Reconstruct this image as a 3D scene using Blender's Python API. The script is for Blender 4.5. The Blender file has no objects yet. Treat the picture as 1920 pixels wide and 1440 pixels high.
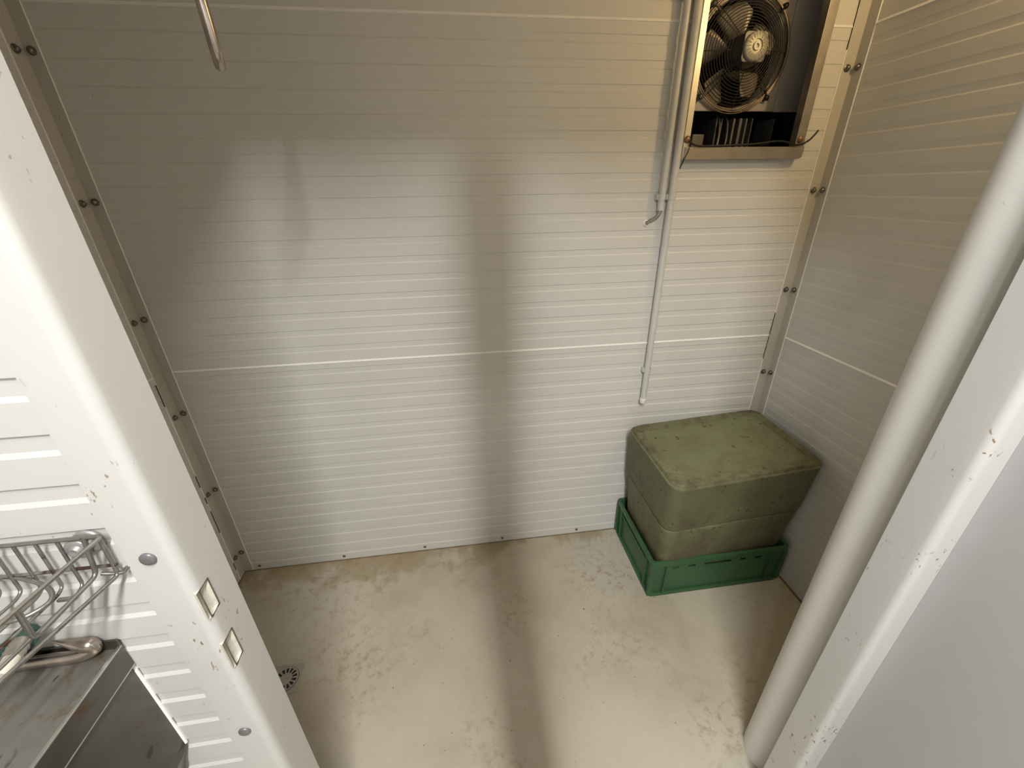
import bpy, bmesh, math, random
from mathutils import Vector, Matrix, Euler
random.seed(7)
PI = math.pi
S = bpy.context.scene
COL = S.collection

# ------------------------------------------------------------------ camera, world, lights, exposure
CAM_Z = 1.5553
def cam_axes(p, y, r):
    f = Vector((math.sin(y)*math.cos(p), math.cos(y)*math.cos(p), -math.sin(p)))
    rt = Vector((math.cos(y), -math.sin(y), 0)); dn = f.cross(rt)
    return rt*math.cos(r)+dn*math.sin(r), -rt*math.sin(r)+dn*math.cos(r), f
r_, d_, f_ = cam_axes(0.4474, 0.12731, 0.01634)
cd = bpy.data.cameras.new('camera'); cam = bpy.data.objects.new('camera', cd); COL.objects.link(cam)
cd.sensor_width = 36; cd.lens = 763.335/1920*36; cd.clip_start = 0.02
m = Matrix((r_, -d_, -f_)).transposed().to_4x4(); m.translation = (0, 0, CAM_Z)
cam.matrix_world = m
S.camera = cam

w = bpy.data.worlds.new('world'); S.world = w; w.use_nodes = True
w.node_tree.nodes['Background'].inputs[0].default_value = (.9, .95, 1, 1)
w.node_tree.nodes['Background'].inputs[1].default_value = 0.15

def area(name, loc, target, sx, sy, watts, col):
    l = bpy.data.lights.new(name, 'AREA'); l.shape = 'RECTANGLE'; l.size = sx; l.size_y = sy
    l.energy = watts; l.color = col
    o = bpy.data.objects.new(name, l); COL.objects.link(o); o.location = loc
    o.rotation_euler = (Vector(target)-Vector(loc)).to_track_quat('-Z', 'Y').to_euler()
    return o
def tube_lamp(name, x, y, z, length, width, watts, col):
    l = bpy.data.lights.new(name, 'AREA'); l.shape = 'RECTANGLE'; l.size = width; l.size_y = length
    l.energy = watts; l.color = col
    o = bpy.data.objects.new(name, l); COL.objects.link(o); o.location = (x, y, z)
    return o
tube_lamp('fluorescent_tube', .115, -.70, 2.52, 1.34, .08, 88, (1, .985, .96))      # runs front to back over the anteroom
pl = bpy.data.lights.new('bulkhead_lamp', 'POINT'); pl.energy = 7.6; pl.color = (1, .68, .31); pl.shadow_soft_size = .018
po = bpy.data.objects.new('bulkhead_lamp', pl); COL.objects.link(po); po.location = (1.290, .80, 2.20)

vs = S.view_settings
vs.view_transform = 'Standard'; vs.look = 'None'; vs.gamma = 1.0; vs.use_curve_mapping = False
vs.exposure = 0.0

# ------------------------------------------------------------------ dimensions (metres)
XL, XR, YB = -1.054, 1.312, 1.46          # cold room: left, right, back wall
YF, YI = 0.390, 0.454                      # outer and inner face of the door wall
ZC = 2.45                                  # cold room ceiling
JL, JR = -0.345, 0.733                     # door opening
ZL = 2.02                                  # lintel

# ------------------------------------------------------------------ materials
def nmat(name):
    mt = bpy.data.materials.new(name); mt.use_nodes = True
    nt = mt.node_tree; return mt, nt, nt.nodes['Principled BSDF']
def N(nt, t, **kw):
    n = nt.nodes.new(t)
    for k, v in kw.items():
        if k.startswith('i_'): n.inputs[k[2:].replace('_', ' ')].default_value = v
        else: setattr(n, k, v)
    return n
def ramp(nt, src, stops):
    r = nt.nodes.new('ShaderNodeValToRGB'); e = r.color_ramp.elements
    while len(e) < len(stops): e.new(.5)
    for q, (p, c) in zip(e, stops):
        q.position = p; q.color = c if len(c) == 4 else (*c, 1)
    nt.links.new(src, r.inputs[0]); return r
def mixc(nt, fac, a, b, mode='MIX'):
    x = nt.nodes.new('ShaderNodeMix'); x.data_type = 'RGBA'; x.blend_type = mode
    if hasattr(fac, 'links'): nt.links.new(fac, x.inputs[0])
    else: x.inputs[0].default_value = fac
    for s, i in ((a, 6), (b, 7)):
        if hasattr(s, 'links'): nt.links.new(s, x.inputs[i])
        else: x.inputs[i].default_value = (*s, 1) if len(s) == 3 else s
    return x.outputs[2]
def coords(nt, scale=(1, 1, 1)):
    tc = nt.nodes.new('ShaderNodeTexCoord'); mp = nt.nodes.new('ShaderNodeMapping')
    mp.inputs['Scale'].default_value = scale
    nt.links.new(tc.outputs['Object'], mp.inputs[0]); return mp.outputs[0]
def noise(nt, vec, scale, detail=4, rough=.55, dist=0.0):
    n = nt.nodes.new('ShaderNodeTexNoise'); n.inputs['Scale'].default_value = scale
    n.inputs['Detail'].default_value = detail; n.inputs['Roughness'].default_value = rough
    n.inputs['Distortion'].default_value = dist
    nt.links.new(vec, n.inputs['Vector']); return n.outputs['Fac']
def simple(name, col, rough=.5, metal=0.0, var=.12, vscale=14, spec=.5):
    mt, nt, b = nmat(name); v = coords(nt)
    n = noise(nt, v, vscale)
    c = ramp(nt, n, [(.3, [x*(1-var) for x in col]), (.7, [min(1, x*(1+var)) for x in col])])
    nt.links.new(c.outputs[0], b.inputs['Base Color'])
    b.inputs['Roughness'].default_value = rough; b.inputs['Metallic'].default_value = metal
    b.inputs['Specular IOR Level'].default_value = spec
    return mt
def painted(name, col, rough, speck=(.16, .10, .06), speck_lo=.70, dirt=.08, scratch=True):
    """white coated sheet metal: faint cloudy dirt, small dark chips"""
    mt, nt, b = nmat(name); v = coords(nt)
    n1 = noise(nt, v, 3.2, 5, .6)
    base = ramp(nt, n1, [(.32, [x*(1-dirt) for x in col]), (.62, col)]).outputs[0]
    v2 = coords(nt, (1, 1, .55))
    n2 = noise(nt, v2, 130, 2, .5)
    n3 = noise(nt, v, 7, 2, .5)
    ml = nt.nodes.new('ShaderNodeMath'); ml.operation = 'MULTIPLY'
    r2 = ramp(nt, n2, [(speck_lo, (0, 0, 0)), (speck_lo+.03, (1, 1, 1))])
    r3 = ramp(nt, n3, [(.5, (0, 0, 0)), (.62, (1, 1, 1))])
    nt.links.new(r2.outputs[0], ml.inputs[0]); nt.links.new(r3.outputs[0], ml.inputs[1])
    c = mixc(nt, ml.outputs[0], base, speck)
    nt.links.new(c, b.inputs['Base Color'])
    b.inputs['Roughness'].default_value = rough
    return mt
M = {}
M['panel'] = painted('panel_coating', (.66, .65, .615), .42, speck=(.42, .38, .30), speck_lo=.74, dirt=.04)
M['frame'] = painted('frame_paint', (.53, .525, .505), .36, speck=(.24, .17, .11), speck_lo=.665, dirt=.05)
M['outer'] = painted('outer_panel_coating', (.53, .525, .505), .36, speck=(.30, .26, .22), speck_lo=.72, dirt=.05)
M['leaf'] = painted('door_leaf_paint', (.43, .43, .435), .34, speck=(.30, .27, .25), speck_lo=.74, dirt=.04)
M['post'] = painted('post_paint', (.76, .75, .72), .42, speck=(.28, .24, .18), speck_lo=.72, dirt=.05)
M['trimw'] = painted('angle_paint', (.54, .52, .465), .38, speck=(.10, .07, .04), speck_lo=.73, dirt=.06)
M['seal'] = simple('sealant', (.90, .89, .85), .5, 0, .04)
M['pvc'] = simple('grey_pvc', (.60, .595, .57), .38, 0, .05)
M['pvccap'] = simple('white_pvc', (.86, .85, .80), .4, 0, .04)
M['bolt'] = simple('dull_bolt_metal', (.20, .19, .17), .32, .9, .25, 60)
M['cap'] = simple('grey_plastic_cap', (.15, .15, .15), .38, .2, .1)
M['chrome'] = simple('chrome_wire', (.30, .295, .28), .36, .9, .2, 80)
M['galv'] = simple('galvanised_sheet', (.44, .41, .36), .36, .85, .12, 25)
M['dark'] = simple('dark_interior', (.012, .010, .009), .6, 0, .3)
M['black'] = simple('black_wire', (.016, .013, .012), .4, .3, .2)
M['fanplate'] = simple('grey_fan_plate', (.42, .40, .38), .42, .15, .06)
M['blade'] = simple('fan_blade_metal', (.46, .41, .34), .45, .35, .15, 12)
M['washer'] = simple('dull_washer_metal', (.30, .30, .29), .48, .5, .1, 60)
M['fin'] = simple('dull_coil_metal', (.17, .17, .18), .4, .3, .2)
M['motor'] = simple('cast_motor_cap', (.46, .44, .37), .45, .4, .15, 60)
M['pale'] = simple('pale_plastic', (.55, .53, .44), .5, 0, .1)
M['darkgreen'] = simple('dark_green_plastic', (.018, .055, .043), .5, 0, .2)
M['inner'] = simple('cut_metal_edge', (.62, .59, .51), .4, .1, .15, 90)

def floor_mat():
    mt, nt, b = nmat('epoxy_floor'); v = coords(nt)
    big = noise(nt, v, 1.7, 6, .62)
    c = ramp(nt, big, [(.30, (.36, .315, .235)), (.48, (.455, .418, .335)), (.68, (.505, .475, .395))]).outputs[0]
    # brown stains along the back wall and in the back left corner
    sx = nt.nodes.new('ShaderNodeSeparateXYZ'); nt.links.new(v, sx.inputs[0])
    st = noise(nt, v, 5.5, 7, .65, .6)
    mr = nt.nodes.new('ShaderNodeMapRange'); mr.inputs[1].default_value = 1.17; mr.inputs[2].default_value = 1.46
    mr.inputs[3].default_value = -.22; mr.inputs[4].default_value = .17
    nt.links.new(sx.outputs[1], mr.inputs[0])
    mx = nt.nodes.new('ShaderNodeMapRange'); mx.inputs[1].default_value = .62; mx.inputs[2].default_value = -.35
    mx.inputs[3].default_value = -.14; mx.inputs[4].default_value = .05
    nt.links.new(sx.outputs[0], mx.inputs[0])
    a1 = nt.nodes.new('ShaderNodeMath'); a1.operation = 'ADD'; nt.links.new(st, a1.inputs[0]); nt.links.new(mr.outputs[0], a1.inputs[1])
    a2 = nt.nodes.new('ShaderNodeMath'); a2.operation = 'ADD'; nt.links.new(a1.outputs[0], a2.inputs[0]); nt.links.new(mx.outputs[0], a2.inputs[1])
    f = ramp(nt, a2.outputs[0], [(.49, (0, 0, 0)), (.60, (.60,)*3), (.80, (1, 1, 1))])
    c = mixc(nt, f.outputs[0], c, (.29, .225, .125))
    # rusty fine grime
    g = noise(nt, v, 34, 5, .7); gm = noise(nt, v, 2.6, 3, .5)
    ml = nt.nodes.new('ShaderNodeMath'); ml.operation = 'MULTIPLY'
    nt.links.new(ramp(nt, g, [(.50, (0, 0, 0)), (.66, (1, 1, 1))]).outputs[0], ml.inputs[0])
    nt.links.new(ramp(nt, gm, [(.48, (.05,)*3), (.66, (.8,)*3)]).outputs[0], ml.inputs[1])
    c = mixc(nt, ml.outputs[0], c, (.27, .185, .11))
    k = noise(nt, v, 95, 1, .4)
    c = mixc(nt, ramp(nt, k, [(.775, (0, 0, 0)), (.80, (.9,)*3)]).outputs[0], c, (.07, .05, .03))
    nt.links.new(c, b.inputs['Base Color'])
    b.inputs['Roughness'].default_value = .46
    bp = nt.nodes.new('ShaderNodeBump'); bp.inputs['Strength'].default_value = .12; bp.inputs['Distance'].default_value = .003
    nt.links.new(noise(nt, v, 22, 4), bp.inputs['Height']); nt.links.new(bp.outputs[0], b.inputs['Normal'])
    return mt
M['floor'] = floor_mat()

def foam_mat():
    mt, nt, b = nmat('green_foam'); v = coords(nt)
    n = noise(nt, v, 5, 6, .65)
    c = ramp(nt, n, [(.30, (.125, .120, .060)), (.50, (.165, .178, .090)), (.70, (.20, .222, .115))]).outputs[0]
    g = noise(nt, v, 9, 6, .7, .5); lo = nt.nodes.new('ShaderNodeSeparateXYZ'); nt.links.new(v, lo.inputs[0])
    mr = nt.nodes.new('ShaderNodeMapRange'); mr.inputs[1].default_value = .55; mr.inputs[2].default_value = .15
    mr.inputs[3].default_value = -.05; mr.inputs[4].default_value = .14
    nt.links.new(lo.outputs[2], mr.inputs[0])
    ad = nt.nodes.new('ShaderNodeMath'); ad.operation = 'ADD'; nt.links.new(g, ad.inputs[0]); nt.links.new(mr.outputs[0], ad.inputs[1])
    c = mixc(nt, ramp(nt, ad.outputs[0], [(.50, (0, 0, 0)), (.68, (.75,)*3)]).outputs[0], c, (.105, .078, .045))
    # grubby border of the lid and corners
    ax = []
    for i, lim in ((0, .262), (1, .155)):
        ab = nt.nodes.new('ShaderNodeMath'); ab.operation = 'ABSOLUTE'; nt.links.new(lo.outputs[i], ab.inputs[0])
        mp = nt.nodes.new('ShaderNodeMapRange'); mp.inputs[1].default_value = lim-.02; mp.inputs[2].default_value = lim+.012
        nt.links.new(ab.outputs[0], mp.inputs[0]); ax.append(mp.outputs[0])
    mxx = nt.nodes.new('ShaderNodeMath'); mxx.operation = 'MAXIMUM'; nt.links.new(ax[0], mxx.inputs[0]); nt.links.new(ax[1], mxx.inputs[1])
    gb = noise(nt, v, 26, 5, .65); mb_ = nt.nodes.new('ShaderNodeMath'); mb_.operation = 'MULTIPLY'
    zt = nt.nodes.new('ShaderNodeMapRange'); zt.inputs[1].default_value = .580; zt.inputs[2].default_value = .594
    nt.links.new(lo.outputs[2], zt.inputs[0]); mz = nt.nodes.new('ShaderNodeMath'); mz.operation = 'MULTIPLY'
    nt.links.new(mxx.outputs[0], mz.inputs[0]); nt.links.new(zt.outputs[0], mz.inputs[1])
    nt.links.new(mz.outputs[0], mb_.inputs[0]); nt.links.new(ramp(nt, gb, [(.40, (.05,)*3), (.62, (.95,)*3)]).outputs[0], mb_.inputs[1])
    c = mixc(nt, mb_.outputs[0], c, (.085, .066, .036))
    vo = nt.nodes.new('ShaderNodeTexVoronoi'); vo.inputs['Scale'].default_value = 150; nt.links.new(v, vo.inputs['Vector'])
    c = mixc(nt, ramp(nt, vo.outputs['Distance'], [(.0, (.0,)*3), (.9, (.35,)*3)]).outputs[0], c, (.10, .10, .055))
    k = noise(nt, v, 40, 2, .5)
    c = mixc(nt, ramp(nt, k, [(.66, (0, 0, 0)), (.71, (.85,)*3)]).outputs[0], c, (.055, .045, .022))
    nt.links.new(c, b.inputs['Base Color']); b.inputs['Roughness'].default_value = .62
    bp = nt.nodes.new('ShaderNodeBump'); bp.inputs['Strength'].default_value = .25; bp.inputs['Distance'].default_value = .002
    nt.links.new(vo.outputs['Distance'], bp.inputs['Height']); nt.links.new(bp.outputs[0], b.inputs['Normal'])
    return mt
M['foam'] = foam_mat()
M['crate'] = simple('green_crate_plastic', (.036, .106, .044), .42, 0, .10, 8)

def steel_mat(name, lo, hi, metal):
    mt, nt, b = nmat(name); v = coords(nt)
    n = noise(nt, v, 6, 5, .6)
    c = ramp(nt, n, [(.3, lo), (.7, hi)]).outputs[0]
    s = noise(nt, v, 13, 6, .7, .4)
    c = mixc(nt, ramp(nt, s, [(.585, (0, 0, 0)), (.66, (.8,)*3)]).outputs[0], c, (.14, .08, .042))
    d = noise(nt, coords(nt, (1, .45, .6)), 60, 2, .5)
    c = mixc(nt, ramp(nt, d, [(.70, (0, 0, 0)), (.74, (1,)*3)]).outputs[0], c, (.06, .05, .045))
    nt.links.new(c, b.inputs['Base Color'])
    b.inputs['Metallic'].default_value = metal
    nt.links.new(ramp(nt, n, [(.2, (.28,)*3), (.8, (.46,)*3)]).outputs[0], b.inputs['Roughness'])
    return mt
M['steel'] = steel_mat('stainless_steel', (.10, .096, .088), (.17, .162, .145), .85)
M['steeltop'] = steel_mat('lit_steel_top', (.15, .145, .125), (.215, .205, .178), .45)  # paler, less metallic steel copy puts the light on the top into colour
M['edge'] = simple('fold_highlight_steel', (.50, .49, .46), .28, .9, .12, 30)  # pale colour paints the highlight along the folded rim edges
def rusty_mat():
    mt, nt, b = nmat('rusty_chrome'); v = coords(nt)
    n = noise(nt, v, 45, 3, .6)
    c = ramp(nt, n, [(.48, (.30, .29, .275)), (.58, (.10, .058, .04))]).outputs[0]
    nt.links.new(c, b.inputs['Base Color']); b.inputs['Metallic'].default_value = .8; b.inputs['Roughness'].default_value = .35
    return mt
M['rusty'] = rusty_mat()
M['hook'] = simple('worn_hook_steel', (.42, .36, .31), .24, .9, .35, 40)

# ------------------------------------------------------------------ mesh helpers
class MB:
    def __init__(s): s.v = []; s.f = []; s.sm = []
    def add(s, vs_, fs, smooth=False):
        o = len(s.v); s.v += [tuple(p) for p in vs_]
        for f in fs: s.f.append(tuple(i+o for i in f)); s.sm.append(smooth)
    def box(s, x0, x1, y0, y1, z0, z1):
        s.add([(x0, y0, z0), (x1, y0, z0), (x1, y1, z0), (x0, y1, z0), (x0, y0, z1), (x1, y0, z1), (x1, y1, z1), (x0, y1, z1)],
              [(0, 3, 2, 1), (4, 5, 6, 7), (0, 1, 5, 4), (1, 2, 6, 5), (2, 3, 7, 6), (3, 0, 4, 7)])
    def tube(s, pts, r, n=10, closed=False, caps=True):
        P = [Vector(p) for p in pts]; rs = r if isinstance(r, (list, tuple)) else [r]*len(P)
        k = len(P); T = []
        for i in range(k):
            a = P[i-1] if (i > 0 or closed) else P[i]; b = P[(i+1) % k] if (i < k-1 or closed) else P[i]
            T.append((b-a).normalized())
        up = Vector((0, 0, 1)) if abs(T[0].z) < .9 else Vector((0, 1, 0))
        nrm = (up - T[0]*up.dot(T[0])).normalized(); vs_ = []
        for i in range(k):
            nrm = (nrm - T[i]*nrm.dot(T[i])).normalized(); bi = T[i].cross(nrm)
            for j in range(n):
                a = 2*PI*j/n; vs_.append(P[i]+(nrm*math.cos(a)+bi*math.sin(a))*rs[i])
        fs = []
        for i in range(k if closed else k-1):
            i2 = (i+1) % k
            for j in range(n): fs.append((i*n+j, i*n+(j+1) % n, i2*n+(j+1) % n, i2*n+j))
        s.add(vs_, fs, True)
        if caps and not closed:
            s.add(vs_[:n], [tuple(range(n))[::-1]]); s.add(vs_[-n:], [tuple(range(n))])
    def lathe(s, prof, n=20, mat=Matrix.Identity(4)):
        """prof: [(r, h)] about local z; mat places it"""
        vs_ = []
        for r, h in prof:
            for j in range(n):
                a = 2*PI*j/n; vs_.append(mat @ Vector((r*math.cos(a), r*math.sin(a), h)))
        fs = [(i*n+j, i*n+(j+1) % n, (i+1)*n+(j+1) % n, (i+1)*n+j) for i in range(len(prof)-1) for j in range(n)]
        s.add(vs_, fs, True)
    def prism(s, poly, f0, f1, caps=True, smooth=False):
        """poly of 2D points, f0/f1 map a 2D point to 3D at both ends"""
        n = len(poly); a = [f0(*p) for p in poly]; b = [f1(*p) for p in poly]
        s.add(a+b, [(i, (i+1) % n, n+(i+1) % n, n+i) for i in range(n)], smooth)
        if caps: s.add(a, [tuple(range(n))[::-1]]); s.add(b, [tuple(range(n))])
    def build(s, name, mat, parent=None, bevel=0, seg=2, weld=True, loc=None):
        me = bpy.data.meshes.new(name); me.from_pydata(s.v, [], s.f)
        me.polygons.foreach_set('use_smooth', s.sm); me.update()
        bm = bmesh.new(); bm.from_mesh(me)
        if weld: bmesh.ops.remove_doubles(bm, verts=bm.verts, dist=1e-6)
        bmesh.ops.recalc_face_normals(bm, faces=bm.faces); bm.to_mesh(me); bm.free()
        me.materials.append(mat)
        if any(s.sm) and not bevel: me.set_sharp_from_angle(angle=math.radians(56))
        o = bpy.data.objects.new(name, me); COL.objects.link(o)
        if parent: o.parent = parent
        if loc: o.location = loc
        if bevel:
            b = o.modifiers.new('bevel', 'BEVEL'); b.width = bevel; b.segments = seg; b.limit_method = 'ANGLE'; b.angle_limit = .6
            for p in me.polygons: p.use_smooth = True
            b.harden_normals = True
        return o
def empty(name, loc=(0, 0, 0), rot=(0, 0, 0)):
    o = bpy.data.objects.new(name, None); COL.objects.link(o); o.location = loc; o.rotation_euler = rot
    o.empty_display_size = .05; return o
def tag(o, label, cat, group=None):
    o['label'] = label; o['category'] = cat
    if group: o['group'] = group
    return o
def structure(o, label=None):
    o['kind'] = 'structure'
    if label: o['label'] = label
    return o
def arc(cx, cy, r, a0, a1, n):
    return [(cx+r*math.cos(a0+(a1-a0)*i/n), cy+r*math.sin(a0+(a1-a0)*i/n)) for i in range(n+1)]
def smooth_path(pts, k=6):
    P = [Vector(p) for p in pts]; out = []
    for i in range(len(P)-1):
        p0 = P[max(i-1, 0)]; p1 = P[i]; p2 = P[i+1]; p3 = P[min(i+2, len(P)-1)]
        for j in range(k):
            t = j/k
            out.append(.5*((2*p1)+(p2-p0)*t+(2*p0-5*p1+4*p2-p3)*t*t+(3*p1-p0-3*p2+p3)*t**3))
    out.append(P[-1]); return out
def fillet(pts, r, n=5):
    """polyline with rounded corners"""
    P = [Vector(p) for p in pts]; out = [P[0]]
    for i in range(1, len(P)-1):
        a = (P[i-1]-P[i]); b = (P[i+1]-P[i]); rr = min(r, a.length*.49, b.length*.49)
        q0 = P[i]+a.normalized()*rr; q2 = P[i]+b.normalized()*rr
        for j in range(n+1):
            t = j/n; out.append(q0*(1-t)**2+P[i]*2*t*(1-t)+q2*t*t)
    out.append(P[-1]); return out

# ------------------------------------------------------------------ ribbed sandwich panels
PITCH, REC = .0602, .0205
def panel_profile(zb, zt, first=.0625, depth=.0018, lip=.0042, top_open=True):
    """(z, depth) profile of one panel: shallow recessed stripes, chamfered joint at the top"""
    pr = [(zb, .006), (zb, 0)]
    z = zb+first
    while z < zt-.02:
        pr += [(z-REC-lip*.5, 0), (z-REC+lip*.5, depth), (z-lip*.28, depth), (z+lip*.28, 0)]
        z += PITCH
    pr += [(zt, 0)]
    return pr
def panel_mesh(prof, s0, s1, place, holes=()):
    ss = sorted({s0, s1} | {h[i] for h in holes for i in (0, 1) if s0 < h[i] < s1})
    zz = []
    cuts = sorted({h[i] for h in holes for i in (2, 3)})
    for i in range(len(prof)-1):
        (z0, d0), (z1, d1) = prof[i], prof[i+1]
        zz.append(prof[i])
        for c in cuts:
            if z0 < c < z1: zz.append((c, d0+(d1-d0)*(c-z0)/(z1-z0)))
    zz.append(prof[-1])
    mb = MB()
    for i in range(len(zz)-1):
        zm = (zz[i][0]+zz[i+1][0])/2
        for j in range(len(ss)-1):
            sm = (ss[j]+ss[j+1])/2
            if any(h[0] < sm < h[1] and h[2] < zm < h[3] for h in holes): continue
            a, b = zz[i], zz[i+1]
            mb.add([place(ss[j], a[0], a[1]), place(ss[j+1], a[0], a[1]), place(ss[j+1], b[0], b[1]), place(ss[j], b[0], b[1])], [(0, 1, 2, 3)])
    return mb
LEVELS = [(0.0, .9925), (.9925, 1.9945), (1.9945, ZC)]
FX0, FX1, FZ0, FZ1 = .776, 1.152, 1.664, 2.26     # opening for the cooling unit

# back wall
mb = MB()
HX = 1.272                                               # the recess behind the frame is wider than the frame
for x0, x1, z0, z1 in ((XL-.06, FX0, 0, ZC), (HX, XR+.06, 0, ZC), (FX0, HX, 0, FZ0), (FX0, HX, FZ1, ZC)):
    mb.box(x0, x1, YB+.007, YB+.06, z0, z1)
wall_back = structure(mb.build('wall_back', M['panel'], weld=False), 'back wall of white ribbed sandwich panels')
for zb, zt in LEVELS:
    panel_mesh(panel_profile(zb, zt), XL, XR, lambda s, z, d: (s, YB+d, z), [(FX0, 1.183, FZ0, FZ1)]).build('panel', M['panel'], wall_back)
# side walls of the cold room
mb = MB(); mb.box(XR+.007, XR+.06, YI, YB+.06, 0, ZC); wall_right = structure(mb.build('wall_right', M['panel']), 'right wall of white ribbed sandwich panels')
mb = MB(); mb.box(XL-.06, XL-.007, YI, YB+.06, 0, ZC); wall_left = structure(mb.build('wall_left', M['panel']), 'left wall of white ribbed sandwich panels')
for zb, zt in LEVELS:
    panel_mesh(panel_profile(zb, zt), YI, YB, lambda s, z, d: (XR+d*.5, s, z)).build('panel', M['panel'], wall_right)
    panel_mesh(panel_profile(zb, zt), YI, YB, lambda s, z, d: (XL-d, s, z)).build('panel', M['panel'], wall_left)
for zs in (.9905, 1.9925):                            # white sealant beads in the panel joints
    tri = [(.0, zs+.0036), (.0024, zs-.0030), (.0, zs-.0036)]
    runs = [(wall_back, (XL+.036, FX0-.03), 0), (wall_back, (FX1+.036, XR-.041), 0)] if zs > FZ0 else [(wall_back, (XL+.036, XR-.041), 0)]
    runs += [(wall_right, (YI, YB-.038), 1), (wall_left, (YI, YB-.046), 2)]
    for wl, (s0, s1), k in runs:
        f3 = (lambda t: (lambda d, z: (t, YB-d, z)), lambda t: (lambda d, z: (XR-d, t, z)), lambda t: (lambda d, z: (XL+d, t, z)))[k]
        mb = MB(); mb.prism(tri, f3(s0), f3(s1)); mb.build('sealant_line', M['seal'], wl)
# door wall with the opening
AX0, AX1, AY0, AZ = -1.75, 2.45, -2.6, 2.78        # anteroom
mb = MB()
for x0, x1, z0, z1 in ((AX0, JL-.012, 0, AZ), (JR+.012, AX1, 0, AZ), (JL-.012, JR+.012, ZL+.012, AZ)):
    mb.box(x0, x1, YF+.006, YI-.002, z0, z1)
wall_front = structure(mb.build('wall_front', M['panel'], weld=False), 'door wall of white ribbed panels left of the doorway')
zf = 1.407-.0602*23+REC*0
def outer_prof(zb, zt): return panel_profile(zb, zt, first=(1.407-zb) % PITCH + (PITCH if (1.407-zb) % PITCH < .03 else 0), depth=.0026, lip=.0055, top_open=False)
for x0, x1 in ((AX0, JL-.05), (JR+.046, AX1)):
    panel_mesh(outer_prof(0, AZ), x0, x1, lambda s, z, d: (s, YF+d, z)).build('panel', M['outer'], wall_front)
# floor, ceilings, anteroom shell
mb = MB(); mb.box(XL-.06, XR+.06, YF, YB+.06, -.05, 0); floor = structure(mb.build('floor', M['floor']), 'stained beige epoxy floor of the cold room')
mb = MB(); mb.box(XL-.06, XR+.06, YI, YB+.06, ZC, ZC+.06); structure(mb.build('ceiling', M['panel']))
mb = MB(); mb.box(AX0, AX1, AY0, YF, -.05, 0); structure(mb.build('floor_outside', M['floor']))
mb = MB(); mb.box(AX0, AX1, AY0, YF, AZ, AZ+.05); structure(mb.build('ceiling_outside', M['panel']))
mb = MB(); mb.box(AX0-.06, AX0, AY0, YF, 0, AZ); structure(mb.build('wall_outside_left', M['panel']))
mb = MB(); mb.box(AX1, AX1+.06, AY0, YF, 0, AZ); structure(mb.build('wall_outside_right', M['panel']))
mb = MB(); mb.box(AX0, AX1, AY0-.06, AY0, 0, AZ); structure(mb.build('wall_outside_back', M['panel']))

# ------------------------------------------------------------------ door frame
def jamb(name, sign, xo, lip, slots, label):
    """folded sheet jamb; sign -1 left, +1 right; xo = reveal plane"""
    r = .013; yf = YF-.003; d = sign
    prof = [(xo+d*lip, YF+.004), (xo+d*lip, yf)]
    prof += [(xo+d*r - d*r*math.sin(a), yf+r-r*math.cos(a)) for a in [i*PI/2/6 for i in range(7)]]
    n_fold = len(prof)-1
    prof += [(xo, .4125), (xo, YI+.0006), (xo+d*.03, YI+.0012)]
    zs = sorted({0, ZL+.0} | {z for s in slots for z in s})
    mb = MB()
    for k in range(len(zs)-1):
        zm = (zs[k]+zs[k+1])/2; cut = any(s[0] < zm < s[1] for s in slots)
        for i in range(len(prof)-1):
            mid = ((prof[i][1]+prof[i+1][1])/2)
            if cut and 5 <= i <= n_fold and mid < .4125: continue
            a, b = prof[i], prof[i+1]
            mb.add([(*a, zs[k]), (*b, zs[k]), (*b, zs[k+1]), (*a, zs[k+1])], [(0, 1, 2, 3)], True)
    o = structure(mb.build(name, M['frame']), label)
    o.data.set_sharp_from_angle(angle=math.radians(42))
    for z0, z1 in slots:                               # pressed pocket behind each latch slot
        p = MB(); y0 = .3885; y1 = .4125; x0 = xo+d*.0005; x1 = xo+d*.017
        p.add([(x0, y1, z0), (x1, y0+.006, z0), (x1, y0+.006, z1), (x0, y1, z1)], [(0, 1, 2, 3)])
        p.add([(x0, y0, z0), (x1, y0+.006, z0), (x1, y0+.006, z1), (x0, y0, z1)], [(0, 1, 2, 3)])
        for z in (z0, z1): p.add([(x0, y0, z), (x0, y1, z), (x1, y0+.006, z)], [(0, 1, 2)])
        q = p.build('latch_pocket', M['inner'], o)
        e = MB(); t = .0008
        e.tube([(xo-d*.0002, .3935, z0), (xo-d*.0002, y1, z0+.001), (xo-d*.0002, y1, z1), (xo-d*.0002, .3935, z1-.001)], t, 6, True)
        e.build('slot_edge', M['bolt'], o)
    return o
jl = jamb('trim_1', -1, JL, .0525, [(1.0625, 1.1115), (.9595, 1.0125)], 'white folded left door jamb with two latch slots')
jr = jamb('trim_2', 1, JR, .0455, [], 'white folded right door jamb with bright front edge')
mb = MB(); mb.box(JL-.05, JR+.05, YF-.003, YI, ZL, ZL+.06); structure(mb.build('trim_3', M['frame']), 'lintel over the doorway')
def cap_bm(r=.0088, h=.0042):
    m = MB(); mat = Matrix.Rotation(PI/2, 4, 'X')
    m.lathe([(r, 0), (r, h*.45), (r*.82, h*.8), (r*.45, h), (0.0001, h)], 18, mat); return m
first = None
for z in (.44, .81, 1.18, 1.55, 1.92):
    if first is None: first = cap_bm().build('cover_cap', M['cap'], jl)
    else:
        c = first.copy(); COL.objects.link(c); first_ = c
    (first if z == .44 else first_).location = (-.373, YF-.003, z)

# rounded post just inside the right jamb
RP = .062; PY = .458+RP+.008; PX = 1.3721*PY + 1.6977*RP
mb = MB(); mb.lathe([(RP, 0), (RP, ZC)], 48, Matrix.Translation((PX, PY, 0)))
structure(mb.build('trim_4', M['post']), 'rounded white post standing inside the right jamb')

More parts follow.
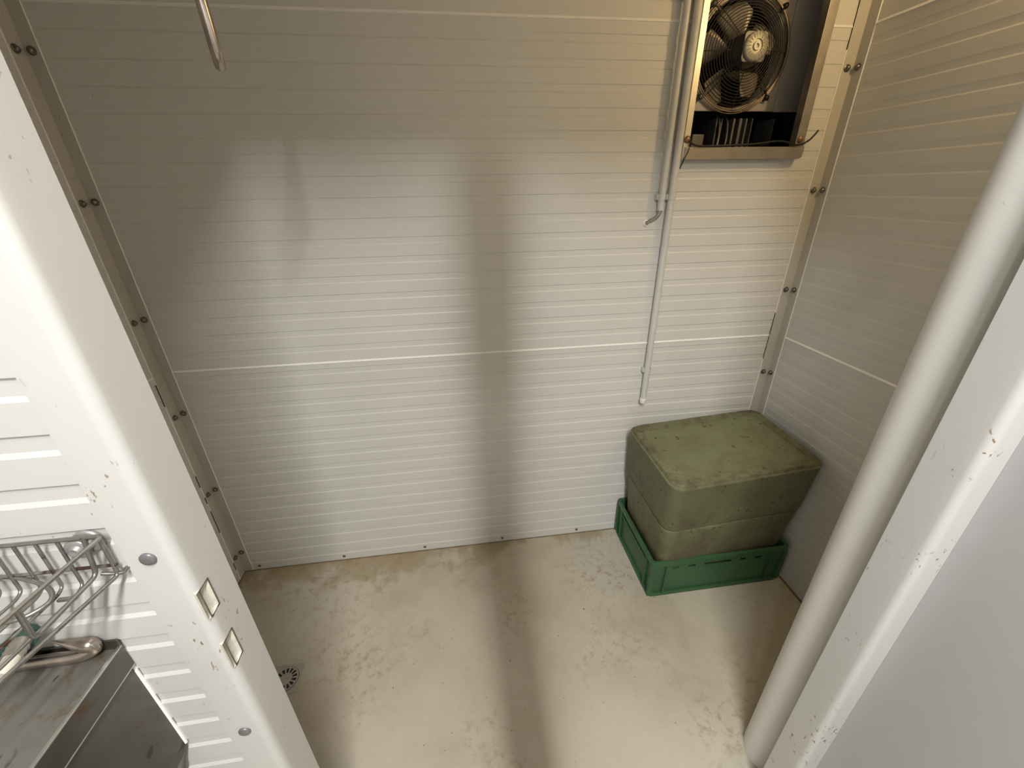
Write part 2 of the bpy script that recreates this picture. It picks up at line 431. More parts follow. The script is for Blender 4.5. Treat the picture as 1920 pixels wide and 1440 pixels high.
# door leaf, opened well past a right angle on the right
leaf = structure(empty('door_1', (.7788, .3880, 0), (0, 0, math.radians(-96))), 'light grey cold room door leaf standing open on the right')
mb = MB(); mb.box(0, 1.10, 0, .075, .02, 2.08); mb.build('leaf', M['leaf'], leaf, .0012)
mb = MB()
for z in (.35, 1.75): mb.box(-.012, .05, .075, .09, z-.06, z+.06)
mb.build('hinge', M['galv'], leaf, .003)
mb = MB(); mb.tube(fillet([(.98, .0, 1.0), (.98, -.045, 1.0), (.98, -.045, 1.18), (.98, 0, 1.18)], .02), .009, 12)
mb.build('handle', M['galv'], leaf)

# unseen slim steel post, added to cast the dark band on the back wall
mb = MB(); mb.lathe([(.041, 0), (.041, AZ)], 32, Matrix.Translation((.116, -.13, 0)))
structure(mb.build('shadow_post', M['galv']))

# ------------------------------------------------------------------ corner angles with bolts, skirting rivets
def bolt_bm(r=.0105):
    m = MB()
    m.lathe([(r, 0), (r, .0022), (r*.78, .0034)], 16)
    m.lathe([(r*.78, .003), (r*.66, .0075), (r*.36, .0105), (.0001, .0112)], 12)
    return m
BOLT = None; RIVET = None
def put(proto, parent, loc, direction):
    c = proto.copy() if proto.parent else proto
    if c is not proto: COL.objects.link(c)
    c.parent = parent; c.location = loc; c.rotation_euler = Vector(direction).to_track_quat('Z', 'Y').to_euler(); return c
def corner(name, x, d, wb, ws, label):
    mb = MB(); t = .0016
    mb.box(min(x, x+d*wb), max(x, x+d*wb), YB-t, YB-.0002, .0, ZC)
    mb.box(min(x, x+d*t), max(x, x+d*t), YB-ws, YB-.0002, .0, ZC)
    o = structure(mb.build(name, M['trimw'], weld=False), label)
    for pts in ([(x+d*wb, YB, 0), (x+d*wb, YB, ZC)], [(x, YB-ws, 0), (x, YB-ws, ZC)]):
        s_ = MB(); s_.tube(pts, .0021, 6); s_.build('sealant_line', M['seal'], o)
    return o
tl = corner('trim_5', XL, 1, .036, .046, 'left rear corner angle with paired bolts')
tr = corner('trim_6', XR, -1, .041, .038, 'right rear corner angle with paired bolts')
for (x, z0, z1) in ((1.2705, 1.935, 2.06), (1.2705, .885, 1.085)):
    mb = MB(); mb.box(x-.0018, x+.0004, YB-.0022, YB-.0003, z0, z1); mb.build('open_joint', M['dark'], tr)
for (z0, z1) in ((.88, .965), (.52, .575), (.285, .40), (.065, .105), (.44, .47)):
    mb = MB(); mb.box(XL+.0002, XL+.0021, YB-.0490, YB-.0468, z0, z1); mb.build('open_joint', M['dark'], tl)
BOLT = bolt_bm().build('bolt', M['bolt'])
for z in (.116, .468, .824, 1.179, 1.534, 1.888, 2.243):
    put(BOLT, tl, (-1.036, YB-.0016, z+.003), (0, -1, 0)); put(BOLT, tl, (XL+.0016, 1.431, z), (1, 0, 0))
    put(BOLT, tr, (1.287, YB-.0016, z), (0, -1, 0)); put(BOLT, tr, (XR-.0016, 1.441, z), (-1, 0, 0))
rv = MB(); rv.lathe([(.0068, 0), (.006, .0022), (.003, .0036), (.0001, .0038)], 14)
RIVET = rv.build('rivet', M['bolt'])
for k in range(6): put(RIVET, wall_back, (-.986+.371*k, YB-.0004, .023), (0, -1, 0))
# mastic joint between wall and floor
mb = MB()
mb.tube([(XL, YB-.001, 0), (XR, YB-.001, 0)], .0035, 6); mb.tube([(XR-.001, YI, 0), (XR-.001, YB, 0)], .006, 6); mb.tube([(XL+.001, YI, 0), (XL+.001, YB, 0)], .004, 6)
structure(mb.build('baseboard_back', simple('grimy_mastic', (.17, .125, .07), .6, 0, .4, 20)), 'grimy mastic joint where walls meet floor')

# ------------------------------------------------------------------ overhead rail with hanging hook (top left)
mb = MB(); mb.tube([(XL, .75, 2.33), (XR, .75, 2.33)], .017, 14); structure(mb.build('trim_7', M['galv']), 'overhead rail under the ceiling')
hk = [(-.306, .785, 2.31)] + [(-.306, .75+.028*math.cos(a), 2.335+.028*math.sin(a)) for a in [i*PI/7 for i in range(8)]]
hk += [(-.306, .722, 2.25), (-.3055, .730, 2.0), (-.305, .734, 1.85), (-.303, .738, 1.765)]
hk += [(-.302-.010*(1-math.cos(a)), .764-.026*math.cos(a), 1.745-.026*math.sin(a)) for a in [i*PI/6 for i in range(1, 7)]] + [(-.325, .80, 1.775)]
hp = smooth_path(hk, 4); n = len(hp)
mb = MB(); mb.tube(hp, [.0074 if i < n-14 else .0074*(1-.055*(i-(n-14))) for i in range(n)], 14)
hang = empty('meat_hook', (0, 0, 0)); tag(hang, 'dark round steel hook hanging down at top left before the back wall', 'hook')
mb.build('shank', M['hook'], hang)

# ------------------------------------------------------------------ cooling unit set into the back wall
unit = empty('cooling_unit', (.964, YB, 1.63))
tag(unit, 'wall-mounted cooling unit with black guarded fan in upper right corner', 'cooling unit')
def U(mb, name, mat, parent=None, bevel=0, seg=2):
    o = mb.build(name, mat, parent or unit, bevel, seg)
    if not parent: o.location = (-.964, -YB, -1.63)
    return o
YP = 1.575                                              # fan plate
FCX, FCZ, FR = .980, 1.947, .150
# housing lined inside the opening
mb = MB()
X0, X1, Z0, Z1, Y1 = FX0, HX, FZ0, FZ1, 1.80
mb.add([(X0, YB-.02, Z0), (X0, Y1, Z0), (X0, Y1, Z1), (X0, YB-.02, Z1)], [(0, 1, 2, 3)])
mb.add([(X1, YB+.003, Z0), (X1, Y1, Z0), (X1, Y1, Z1), (X1, YB+.003, Z1)], [(3, 2, 1, 0)])
mb.add([(X0, YB+.003, Z0), (X1, YB+.003, Z0), (X1, Y1, Z0), (X0, Y1, Z0)], [(0, 1, 2, 3)])
mb.add([(X0, YB+.003, Z1), (X1, YB+.003, Z1), (X1, Y1, Z1), (X0, Y1, Z1)], [(3, 2, 1, 0)])
mb.add([(X0, Y1, Z0), (X1, Y1, Z0), (X1, Y1, Z1), (X0, Y1, Z1)], [(0, 1, 2, 3)])
U(mb, 'housing', simple('dark_grey_sheet', (.05, .046, .042), .42, .4, .25, 8))
# front frame: left and right flange, bottom lip with a rounded outer corner
mb = MB(); yq = YB-.022
mb.box(.7575, FX0+.002, yq, YB-.0005, 1.632, 2.30); U(mb, 'left_flange', simple('lamplit_sheet', (.78, .74, .66), .30, .75, .05, 25), None, .0012)  # paler copy of the frame metal stands for the lamp's reflection
mb = MB(); mb.box(FX1-.001, 1.187, yq, YB-.0005, 1.66, 2.30); mb.box(FX1-.003, FX1+.001, yq-.008, YB-.001, 1.668, 2.30); U(mb, 'right_flange', M['galv'], None, .0008)
mb = MB(); mb.box(.752, 1.187, yq, YB-.0005, 2.26, 2.30); U(mb, 'top_flange', M['galv'])
poly = [(.764, 1.668), (.766, 1.632)] + arc(1.172, 1.646, .014, -PI/2, 0, 6) + [(1.186, 1.668)]
mb = MB(); mb.prism(poly, lambda x, z: (x, yq-.008, z), lambda x, z: (x, YB-.001, z)); U(mb, 'bottom_lip', M['galv'], None, .001)
# fan plate with round hole
def plate_hole(mb, x0, x1, z0, z1, cx, cz, r, y, n=64):
    inn = []; out = []
    for i in range(n):
        a = 2*PI*i/n; c, s_ = math.cos(a), math.sin(a)
        t = min(((x1-cx)/c if c > 1e-9 else (x0-cx)/c if c < -1e-9 else 1e9), ((z1-cz)/s_ if s_ > 1e-9 else (z0-cz)/s_ if s_ < -1e-9 else 1e9))
        inn.append((cx+r*c, y, cz+r*s_)); out.append((cx+t*c, y, cz+t*s_))
    mb.add(inn+out, [(i, (i+1) % n, n+(i+1) % n, n+i) for i in range(n)])
    lip = [(p[0], y+.05, p[2]) for p in inn]
    mb.add(inn+lip, [(i, (i+1) % n, n+(i+1) % n, n+i) for i in range(n)], True)
    for cxx, czz in ((x0, z0), (x1, z0), (x1, z1), (x0, z1)):
        k = min(range(n), key=lambda i: (out[i][0]-cxx)**2+(out[i][2]-czz)**2)
        for j in (k-1, k+1):
            a, b = out[k], out[j % n]
            mb.add([a, b, (cxx, y, czz)], [(0, 1, 2)])
mb = MB(); plate_hole(mb, FX0+.001, FX1-.006, 1.790, FZ1, FCX, FCZ, FR, YP); mb.box(FX0+.001, FX1-.006, YP, YP+.012, 1.788, 1.7905)
U(mb, 'fan_plate', M['fanplate'])
mb = MB(); mb.box(FX1-.0035, HX-.001, YP, YP+.010, 1.786, FZ1); U(mb, 'side_plate', M['fanplate'], None, .001)
# guard: concentric wires on a shallow dome, radial stays
def dome(r): return YP-.012-.036*(1-(r/.168)**2)
mb = MB()
for i in range(14):
    r = .052+i*.0081
    mb.tube([(FCX+r*math.cos(a), dome(r), FCZ+r*math.sin(a)) for a in [2*PI*j/56 for j in range(56)]], .0014, 8, True)
for k in range(4):
    for off in (-.055, .055):
        a = PI/4+k*PI/2+off
        mb.tube([(FCX+r*math.cos(a), dome(r)+.0015, FCZ+r*math.sin(a)) for r in (.045, .08, .115, .145, .166)], .0015, 6)
for k in range(4):
    a = k*PI/2
    mb.tube([(FCX+r*math.cos(a), dome(r)+.0015, FCZ+r*math.sin(a)) for r in (.06, .1, .135, .166)], .0013, 6)
U(mb, 'fan_guard', M['black'])
mb = MB()
for r, dy in ((.158, 0), (.163, .004), (.168, .009)):
    mb.tube([(FCX+r*math.cos(a), YP-.018+dy, FCZ+r*math.sin(a)) for a in [2*PI*j/64 for j in range(64)]], .0019, 8, True)
U(mb, 'guard_rim', simple('bronze_wire', (.28, .22, .17), .3, .8, .2, 50))
for k in range(4):                                    # clips that hold the guard
    a = PI/4+k*PI/2; c = Vector((FCX+.172*math.cos(a), YP-.012, FCZ+.172*math.sin(a)))
    mb = MB(); mb.lathe([(.0085, -.012), (.0085, .004), (.006, .008), (.0001, .009)], 12, Matrix.Translation(c) @ Matrix.Rotation(PI/2, 4, 'X'))
    t = Vector((math.cos(a), 0, math.sin(a))); mb.tube([c+t*.010, c-t*.028+Vector((0, -.010, 0))], .0034, 8)
    U(mb, 'guard_clip', M['black'] if k in (0, 3) else M['bolt'])
# blades
for k in range(5):
    a0 = math.radians(20+72*k); mb = MB(); g = []; nu, nv = 7, 7
    for i in range(nu):
        u = i/(nu-1); r = .036+u*.104
        half = (.18+.26*math.sin(min(1, u*1.05)*PI*.56))*(1 if u < .86 else 1-.5*((u-.86)/.14)**2)
        for j in range(nv):
            t = (j/(nv-1)-.5)*2; a = a0+half*t+.16*u
            g.append((FCX+r*math.cos(a), YP+.036+.026*t*(1-.35*u), FCZ+r*math.sin(a)))
    fs = [(i*nv+j, i*nv+j+1, (i+1)*nv+j+1, (i+1)*nv+j) for i in range(nu-1) for j in range(nv-1)]
    mb.add(g, fs, True); o = U(mb, 'fan_blade', M['blade'])
    so = o.modifiers.new('thick', 'SOLIDIFY'); so.thickness = .0016
mb = MB(); mb.lathe([(FR, 0), (FR, -.045), (.0001, -.047)], 40, Matrix.Translation((FCX, YP+.05, FCZ)) @ Matrix.Rotation(PI/2, 4, 'X')); U(mb, 'fan_throat', M['dark'])  # closed black cup puts the shade behind the blades into its colour
mb = MB(); mb.lathe([(.0001, .0), (.036, .0), (.040, .012), (.040, .055)], 24, Matrix.Translation((FCX, YP+.065, FCZ)) @ Matrix.Rotation(PI/2, 4, 'X')); U(mb, 'hub', M['black'])
# motor body and ribbed round cap in front of the guard
mb = MB(); h = .040
mb.prism([(FCX+x, FCZ+z) for x, z in arc(h-.012, h-.012, .012, 0, PI/2, 4)+arc(-h+.012, h-.012, .012, PI/2, PI, 4)+arc(-h+.012, -h+.012, .012, PI, 1.5*PI, 4)+arc(h-.012, -h+.012, .012, 1.5*PI, 2*PI, 4)],
         lambda x, z: (x, YP-.078, z), lambda x, z: (x, YP+.012, z)); motor = U(mb, 'motor', simple('dark_motor_body', (.10, .095, .09), .4, .5), None, .002)
mt_ = Matrix.Translation((FCX, YP-.078, FCZ)) @ Matrix.Rotation(PI/2, 4, 'X')
mb = MB(); mb.lathe([(.039, -.002), (.039, .006), (.035, .010), (.019, .011), (.018, .007), (.012, .007), (.011, .012), (.006, .012), (.005, .008), (.0001, .008)], 36, mt_)
for k in range(18):
    a = 2*PI*k/18; c, s_ = math.cos(a), math.sin(a)
    mb.tube([mt_ @ Vector((.021*c, .021*s_, .0112)), mt_ @ Vector((.038*c, .038*s_, .0098))], .0013, 5)
mb.build('motor_cap', M['motor'], motor)
# coil pipes and fins in the dark gap below the fan plate
for x, wd in ((.955, .004), (.975, .003), (1.020, .007), (1.044, .010), (1.068, .006), (1.092, .003), (1.178, .003)):
    mb = MB(); mb.box(x, x+wd, 1.60, 1.70, 1.668, 1.77); U(mb, 'coil_fin', M['fin'])
mb = MB(); mb.box(.872, .918, 1.60, 1.65, 1.667, 1.722); U(mb, 'coil_tray', M['fin'], None, .004)
for i, x in enumerate((.955, .985)):
    mb = MB(); mb.tube(smooth_path([(x-.010, 1.56, 1.668), (x, 1.57, 1.71), (x+.012, 1.60, 1.76), (x+.02, 1.64, 1.785)], 5), .0035, 8); U(mb, 'coil_pipe', M['fin'])
# screws and the stray cable
for x, z in ((.768, 1.690), (1.168, 1.690)):
    mb = MB(); mb.lathe([(.011, 0), (.011, .002), (.0085, .004), (.006, .0065), (.0001, .007)], 16, Matrix.Translation((x, yq, z)) @ Matrix.Rotation(PI/2, 4, 'X')); U(mb, 'screw', simple('rusty_screw', (.30, .17, .10), .45, .6, .4, 90))
mb = MB(); mb.tube(smooth_path([(.774, yq-.006, 1.683), (.80, yq-.012, 1.672), (.86, yq-.010, 1.671), (1.0, yq-.011, 1.676), (1.09, yq-.012, 1.684), (1.15, yq-.014, 1.672), (1.185, yq-.014, 1.682), (1.205, yq-.012, 1.698), (1.219, yq-.01, 1.714)], 6), .0030, 8); U(mb, 'cable', M['black'])
mb = MB(); mb.tube(smooth_path([(.778, yq-.006, 1.676), (.772, yq-.008, 1.655), (.763, yq-.006, 1.632), (.759, yq+.004, 1.607)], 5), .0018, 6); U(mb, 'cable', M['black'])

# ------------------------------------------------------------------ grey conduits on the back wall
def conduit(name, x, y, z0, z1, r, clips, label):
    t = empty(name, (x, YB, z0)); tag(t, label, 'conduit', 'grey conduits left of the cooling unit')
    mb = MB(); mb.tube([(0, y-YB, 0), (0, y-YB, z1-z0)], r, 18); mb.build('tube', M['pvc'], t)
    for z in clips:
        c = MB()
        c.lathe([(r+.002, -.009), (r+.002, .009)], 18, Matrix.Translation((0, y-YB, z-z0)))
        c.box(-r-.006, r*.3, y-YB, -.0005, z-z0-.009, z-z0+.009)
        c.build('clip', M['pvc'], t, .0015)
    return t
c1 = conduit('conduit', .707, YB-.022, 1.480, ZC, .0105, (1.522, 2.05), 'shorter grey conduit ending above a small cable elbow')
mb = MB(); mb.tube(smooth_path([(0, -.022, .014), (-.001, -.022, -.006), (-.010, -.018, -.022), (-.026, -.006, -.034), (-.034, -.001, -.040)], 5), .0062, 12)
mb.build('cable_elbow', M['galv'], c1)
mb = MB(); mb.lathe([(.011, 0), (.011, .004), (.0075, .006)], 16, Matrix.Translation((-.036, 0, -.041)) @ Matrix.Rotation(PI/2, 4, 'X')); mb.build('elbow_collar', M['pvccap'], c1)
c2 = conduit('conduit', .742, YB-.021, .736, ZC, .0120, (.878, 1.522, 2.05), 'long grey conduit ending in a white cap above the foam box')
mb = MB(); mb.lathe([(.0001, -.006), (.010, -.006), (.0134, -.001), (.0134, .018), (.0122, .0185)], 18, Matrix.Translation((0, -.021, -.004))); mb.build('end_cap', M['pvccap'], c2)['label'] = 'white end cap'

# ------------------------------------------------------------------ floor drain
dr = empty('floor_drain', (-.703, .950, 0)); tag(dr, 'square grey floor drain with round slotted grate by left jamb', 'drain')
mb = MB(); n = 48; rr = .0435; hs = .050; inn = []; out = []
for i in range(n):
    a = 2*PI*i/n; c, s_ = math.cos(a), math.sin(a); t = hs/max(abs(c), abs(s_))
    inn.append((rr*c, rr*s_, .0016)); out.append((t*c, t*s_, .0022))
mb.add(inn+out, [(i, (i+1) % n, n+(i+1) % n, n+i) for i in range(n)])
mb.add(out+[(p[0], p[1], 0) for p in out], [(i, (i+1) % n, n+(i+1) % n, n+i) for i in range(n)])
dm = simple('grey_drain_plastic', (.36, .34, .30), .45, .1, .1, 30)
mb.build('surround', dm, dr)
mb = MB(); rad = [.0001, .021, .0365, .0418]
for k in range(14):
    for ri in range(3):
        for a0, a1, solid in ((k, k+.42, True), (k+.42, k+1, False)):
            if ri == 1 and not solid: continue
            a, b = 2*PI*a0/14, 2*PI*a1/14
            st = 3
            for q in range(st):
                p0, p1 = a+(b-a)*q/st, a+(b-a)*(q+1)/st
                mb.add([(rad[ri]*math.cos(p0), rad[ri]*math.sin(p0), .0024), (rad[ri+1]*math.cos(p0), rad[ri+1]*math.sin(p0), .0024), (rad[ri+1]*math.cos(p1), rad[ri+1]*math.sin(p1), .0024), (rad[ri]*math.cos(p1), rad[ri]*math.sin(p1), .0024)], [(0, 1, 2, 3)])
mb.build('grate', dm, dr)
mb = MB(); mb.lathe([(.0001, .0006), (.0432, .0006)], 32); mb.build('sump', M['dark'], dr)

# ------------------------------------------------------------------ green crate
CX, CY, CW, CD, CH = .989, 1.2605, .598, .388, .200
crate = empty('crate', (CX, CY, 0)); tag(crate, 'low green plastic crate on floor under the foam box', 'crate')
def wall_plate(mb, L, holes, place, t=.004, z1=.196):
    """plate with rectangular holes; place(s, z, depth)"""
    ss = sorted({-L/2, L/2} | {h[i] for h in holes for i in (0, 1)}); zs = sorted({0.004, z1} | {h[i] for h in holes for i in (2, 3)})
    solid = lambda i, j: 0 <= i < len(ss)-1 and 0 <= j < len(zs)-1 and not any(h[0] <= (ss[i]+ss[i+1])/2 <= h[1] and h[2] <= (zs[j]+zs[j+1])/2 <= h[3] for h in holes)
    for i in range(len(ss)-1):
        for j in range(len(zs)-1):
            if not solid(i, j): continue
            a, b, c, d = ss[i], ss[i+1], zs[j], zs[j+1]
            for dep in (0, t): mb.add([place(a, c, dep), place(b, c, dep), place(b, d, dep), place(a, d, dep)], [(0, 1, 2, 3)])
            if not solid(i-1, j): mb.add([place(a, c, 0), place(a, c, t), place(a, d, t), place(a, d, 0)], [(0, 1, 2, 3)])
            if not solid(i+1, j): mb.add([place(b, c, 0), place(b, c, t), place(b, d, t), place(b, d, 0)], [(0, 1, 2, 3)])
            if not solid(i, j-1): mb.add([place(a, c, 0), place(b, c, 0), place(b, c, t), place(a, c, t)], [(0, 1, 2, 3)])
            if not solid(i, j+1): mb.add([place(a, d, 0), place(b, d, 0), place(b, d, t), place(a, d, t)], [(0, 1, 2, 3)])
ins = .008; hx, hy = CW/2, CD/2
longholes = [(-.066, .056, .143, .158), (-.206, -.177, .144, .157), (-.136, -.104, .144, .157), (.0945, .1195, .144, .157), (.160, .191, .144, .157)]
shortholes = [(-.055, .055, .150, .172)]
tap = lambda z: .006*(1-z/CH)
for sy in (-1, 1):
    mb = MB(); wall_plate(mb, CW-2*ins, longholes, lambda s, z, d: (s*(1-.02*(1-z/CH)), sy*(hy-ins-tap(z)-d), z)); mb.build('long_side', M['crate'], crate)
for sx in (-1, 1):
    mb = MB(); wall_plate(mb, CD-2*ins, shortholes if sx > 0 else [], lambda s, z, d: (sx*(hx-ins-tap(z)-d), s*(1-.02*(1-z/CH)), z)); mb.build('short_side', M['crate'], crate)
mb = MB(); mb.box(-hx+.014, hx-.014, -hy+.014, hy-.014, .003, .009); mb.build('base', M['crate'], crate)
def rrect(a, b, r, n=4):
    return arc(a-r, b-r, r, 0, PI/2, n)+arc(-a+r, b-r, r, PI/2, PI, n)+arc(-a+r, -b+r, r, PI, 1.5*PI, n)+arc(a-r, -b+r, r, 1.5*PI, 2*PI, n)
def ring(mb, o, i, z0, z1):
    n = len(o); v = [(*p, z0) for p in o]+[(*p, z1) for p in o]+[(*p, z1) for p in i]+[(*p, z0) for p in i]
    for k in range(n):
        q = (k+1) % n
        mb.add([v[k], v[q], v[n+q], v[n+k]], [(0, 1, 2, 3)]); mb.add([v[n+k], v[n+q], v[2*n+q], v[2*n+k]], [(0, 1, 2, 3)])
        mb.add([v[2*n+k], v[2*n+q], v[3*n+q], v[3*n+k]], [(0, 1, 2, 3)]); mb.add([v[3*n+k], v[3*n+q], v[q], v[k]], [(0, 1, 2, 3)])
mb = MB(); ring(mb, rrect(hx, hy, .016), rrect(hx-.012, hy-.012, .010), .192, .200); ring(mb, rrect(hx-.001, hy-.001, .016), rrect(hx-.008, hy-.008, .012), .176, .192)
mb.build('rim', M['crate'], crate, .0012)
mb = MB(); ring(mb, rrect(hx-.004, hy-.004, .02), rrect(hx-.014, hy-.014, .012), .0, .014); mb.build('foot_rim', M['crate'], crate, .0015)
for sx in (-1, 1):                                      # corner posts and upright ribs
    for sy in (-1, 1):
        mb = MB()
        mb.box(sx*(hx-.001)-(.0 if sx < 0 else .016), sx*(hx-.001)+(.016 if sx < 0 else 0), min(sy*(hy-.001), sy*(hy-.017)), max(sy*(hy-.001), sy*(hy-.017)), .012, .178)
        mb.box(min(sx*(hx-.070), sx*(hx-.064)), max(sx*(hx-.070), sx*(hx-.064)), min(sy*(hy-.001), sy*(hy-.012)), max(sy*(hy-.001), sy*(hy-.012)), .012, .178)
        mb.box(min(sx*(hx-.001), sx*(hx-.012)), max(sx*(hx-.001), sx*(hx-.012)), min(sy*(hy-.062), sy*(hy-.055)), max(sy*(hy-.062), sy*(hy-.055)), .012, .178)
        mb.build('corner_rib', M['crate'], crate, .002)
for x in (-.066, .065):
    mb = MB(); mb.box(x-.002, x+.002, -hy+.001, -hy+.012, .172, .190); mb.build('stiffener', M['crate'], crate, .001)
for sx in (-1, 1):
    mb = MB(); mb.box(min(sx*(hx-.002), sx*(hx-.009)), max(sx*(hx-.002), sx*(hx-.009)), -.125, .125, .148, .153); mb.build('stiffener', M['crate'], crate, .001)

# ------------------------------------------------------------------ green foam box standing tilted in the crate
BH, ZS = .600, .368                                      # height, seam height
rot = Matrix.Rotation(math.radians(2.4), 4, 'Z') @ Matrix.Rotation(-.033, 4, 'Y') @ Matrix.Rotation(.066, 4, 'X')
foam = empty('foam_box', (1.000, 1.266, .041), rot.to_euler())
tag(foam, 'weathered green foam insulating box with lid standing in the green crate', 'box')
def loft(mb, secs, cap0=True, cap1=True):
    """secs: list of (half_x, half_y, corner_radius, z)"""
    rings = [[(*p, z) for p in rrect(a, b, r, 7)] for a, b, r, z in secs]; n = len(rings[0])
    fl = [p for R_ in rings for p in R_]
    mb.add(fl, [(i*n+j, i*n+(j+1) % n, (i+1)*n+(j+1) % n, (i+1)*n+j) for i in range(len(rings)-1) for j in range(n)], True)
    if cap0: mb.add(rings[0], [tuple(range(n))[::-1]])
    if cap1: mb.add(rings[-1], [tuple(range(n))])
mb = MB()
loft(mb, [(.258, .152, .035, 0), (.266, .160, .04, .008), (.280, .173, .042, .18), (.289, .182, .044, ZS-.022), (.2895, .1825, .044, ZS-.012), (.286, .179, .044, ZS-.007), (.275, .168, .04, ZS-.005)])
mb.build('box_body', M['foam'], foam)
mb = MB()
loft(mb, [(.277, .170, .042, ZS-.003), (.293, .186, .046, ZS+.0015), (.2955, .1885, .047, ZS+.010), (.302, .195, .048, BH-.020), (.3035, .1965, .048, BH-.016),
          (.302, .195, .047, BH-.012), (.2955, .1885, .046, BH-.0105), (.2945, .1875, .046, BH-.006), (.290, .183, .044, BH), (.264, .157, .03, BH), (.2615, .1545, .028, BH-.0065), (.257, .150, .028, BH-.0075)])
o = mb.build('lid', M['foam'], foam); 
for o in foam.children: o.data.set_sharp_from_angle(angle=math.radians(50))

# ------------------------------------------------------------------ stainless steel box by the door, left
TX0, TX1, TY0, TY1, TZ = -1.06, -.457, .02, .3885, 1.035
tb = empty('steel_cabinet', (TX1, TY1, .79)); tag(tb, 'stained stainless steel counter box on door wall at lower left', 'counter')
def T(mb, name, mat, bevel=0, par=None):
    o = mb.build(name, mat, par or tb, bevel); 
    if not par: o.location = (-TX1, -TY1, -.79)
    return o
mb = MB(); mb.box(TX0, TX1, TY0, TY1, TZ-.004, TZ); T(mb, 'top', M['steeltop'], .0008)
mb = MB(); mb.box(TX1-.0030, TX1+.0008, TY0, TY1, TZ-.034, TZ+.0034); T(mb, 'side_rim', M['steel'], .0008)
mb = MB(); mb.box(TX1-.0040, TX1+.0010, TY0, TY1, TZ+.0022, TZ+.0046); T(mb, 'rim_edge', M['edge'], .0010)
mb = MB(); mb.box(TX1-.0044, TX1+.0012, TY0, TY1, TZ-.0362, TZ-.0344); T(mb, 'rim_edge', M['edge'], .0006)
mb = MB(); mb.box(TX0, TX1, TY0-.0005, TY0+.0025, TZ-.034, TZ+.0016); T(mb, 'front_rim', M['steel'], .0008)
mb = MB(); mb.box(TX0, TX1, TY1-.002, TY1+.0005, TZ-.004, TZ+.016); T(mb, 'upstand', M['steel'], .0008)
mb = MB(); mb.box(TX1-.008, TX1-.0045, TY0+.006, TY1, .790, TZ-.006); T(mb, 'side_panel', M['steel'], .0008)
mb = MB(); mb.box(TX0, TX1-.0045, TY0+.004, TY0+.0075, .790, TZ-.006); T(mb, 'front_panel', M['steel'], .0008)
mb = MB(); mb.prism([(TX0+.03, .790), (TX1-.006, .790), (TX1-.075, .62), (TX0+.075, .62)], lambda x, z: (x, TY0+.03, z), lambda x, z: (x, TY1, z)); T(mb, 'tapered_base', M['steel'], .001)
mb = MB(); mb.tube([(TX1-.004, TY1+.0008, .80), (TX1-.004, TY1+.0008, TZ)], .0022, 6); T(mb, 'sealant_line', M['seal'])

# meat hook lying on the steel top
hk2 = empty('meat_hook', (-.52, .375, TZ)); tag(hk2, 'shiny curved steel hook with pointed tip lying on the steel counter', 'hook')
def P2(x, y, z): return (x+.52, y-.375, z-TZ)
pts = smooth_path([P2(-.605, .373, 1.0435), P2(-.585, .375, 1.0435), P2(-.56, .3765, 1.0435), P2(-.525, .3775, 1.0435), P2(-.503, .3775, 1.0438), P2(-.487, .3785, 1.0455), P2(-.478, .3800, 1.0500), P2(-.479, .3805, 1.0555), P2(-.487, .3805, 1.0590), P2(-.497, .3805, 1.0635), P2(-.508, .3805, 1.0690), P2(-.516, .3805, 1.0730)], 5)
n = len(pts); rad = []
for i in range(n):
    t = i/(n-1); rad.append(.0078 if t < .60 else .0078+.0012*math.sin((t-.60)/.16*PI) if t < .76 else .0078*max(.04, 1-(t-.76)/.24))
mb = MB(); mb.tube(pts, rad, 14); mb.build('shank', M['hook'], hk2)

# dark green hose end with ribbed fitting
hs_ = empty('hose_nozzle', (-.575, .385, TZ)); tag(hs_, 'dark green hose end with ribbed metal fitting beneath the wire basket', 'hose nozzle')
def P3(x, y, z): return (x+.575, y-.385, z-TZ)
ax0 = Vector(P3(-.5235, .374, 1.0992)); ax1 = Vector(P3(-.5135, .343, 1.0990)); dv = (ax1-ax0)
prof = []
L = dv.length
for i in range(11):
    t = i/10*L; prof += [(.0085 if i % 2 else .0098, t)]
mb = MB(); q = dv.to_track_quat('Z', 'Y').to_matrix().to_4x4(); mm = Matrix.Translation(ax0) @ q
mb.lathe([(.0001, 0)]+prof+[(.0001, L)], 16, mm); mb.build('ribbed_fitting', M['galv'], hs_)['label'] = 'ribbed metal fitting'
mb = MB(); mb.tube(smooth_path([P3(-.5195, .362, 1.0985), P3(-.5255, .3735, 1.0955), P3(-.540, .3735, 1.083), P3(-.565, .371, 1.068), P3(-.60, .362, 1.054), P3(-.70, .33, 1.049), P3(-.80, .24, 1.049)], 5), .0125, 12); mb.build('hose', M['darkgreen'], hs_)
mb = MB(); mb.tube([P3(-.5135, .344, 1.099), P3(-.511, .334, 1.098), P3(-.510, .326, 1.097)], [.0076, .0078, .006], 12); mb.build('tip', M['pale'], hs_)['label'] = 'pale plastic tip'

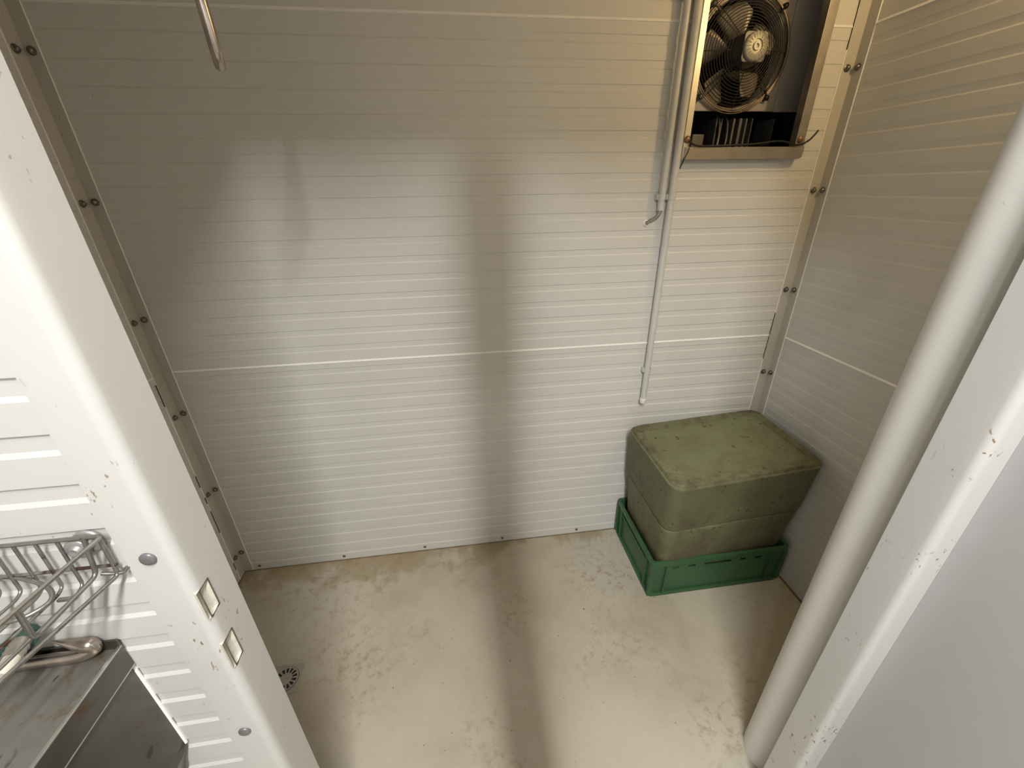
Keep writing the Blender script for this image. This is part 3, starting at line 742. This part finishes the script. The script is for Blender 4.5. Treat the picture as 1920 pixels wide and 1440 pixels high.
# ------------------------------------------------------------------ wire basket on the door wall
bk = empty('wire_basket', (-.40, YF, 1.15)); tag(bk, 'chrome wire basket with rusty spots fixed to white wall above steel counter', 'basket')
def B(mb, name, mat):
    o = mb.build(name, mat, bk); o.location = (.40, -YF, -1.15); return o
RZ, BZ, yb, yf_ = 1.225, 1.157, .381, .250
wr = .0021
mb = MB(); mb.tube(fillet([(-.72, yb, RZ), (-.3985, yb, RZ), (-.4135, yf_, RZ), (-.72, yf_, RZ)], .006), wr*1.1, 8); B(mb, 'rim', M['chrome'])
mb = MB(); mb.tube([(-.402, yb+.001, 1.181), (-.72, yb+.001, 1.181)], wr*.9, 8); B(mb, 'back_rail', M['rusty'])
for k in range(12):                                     # back wires that bend forward into the bottom
    x = -.443-.0205*k
    mb = MB(); mb.tube(fillet([(x, yb, RZ), (x-.001, yb-.001, BZ+.002), (x+.001, yb-.012, BZ), (x-.012, yf_, BZ), (x-.012, yf_, RZ)], .008), wr*.85, 7)
    B(mb, 'basket_wire', M['rusty'] if k % 3 == 1 else M['chrome'])
for (x, z, name) in ((-.421, 1.176, 'side_wire'), (-.4085, 1.166, 'side_wire')):
    mb = MB()
    if z > 1.17: mb.tube(fillet([(-.4165, yb, RZ+.002), (-.4195, yb-.006, z), (-.4225, .303, z), (-.4095, .297, RZ)], .008), wr*1.15, 8)
    else: mb.tube(fillet([(-.4025, yb, RZ), (-.406, yb+.001, z), (-.4185, yf_, z+.012), (-.416, yf_, RZ)], .006), wr*1.05, 8)
    B(mb, name, M['chrome'])
mb = MB(); mb.tube(fillet([(-.420, .380, 1.172), (-.411, .381, 1.169), (-.400, .383, 1.167), (-.3975, .3865, 1.172)], .004), wr, 7); B(mb, 'end_hook', M['chrome'])
loop = [(-.60, .386, 1.180), (-.54, .385, 1.180), (-.51, .383, 1.179), (-.487, .377, 1.177), (-.468, .370, 1.174), (-.455, .361, 1.172), (-.450, .352, 1.170), (-.453, .342, 1.170), (-.463, .334, 1.170), (-.48, .331, 1.170), (-.54, .330, 1.170), (-.60, .330, 1.17)]
mb = MB(); mb.tube(smooth_path(loop, 4), wr*1.15, 8); B(mb, 'soap_loop', M['chrome'])
mb = MB(); mb.box(-.4465, -.4285, .353, .357, 1.165, 1.168); B(mb, 'loop_bracket', M['chrome'])
for (x, y, z, r) in ((-.4205, .3885, 1.214, .015), (-.4295, .3835, 1.209, .0125)):
    mb = MB(); mb.lathe([(r, 0), (r, .002), (r*.9, .0032), (r*.55, .0036), (r*.5, .005), (r*.38, .0072), (.0001, .0062)], 24, Matrix.Translation((x, y, z)) @ Matrix.Rotation(PI/2, 4, 'X'))
    B(mb, 'wall_washer', M['washer'])
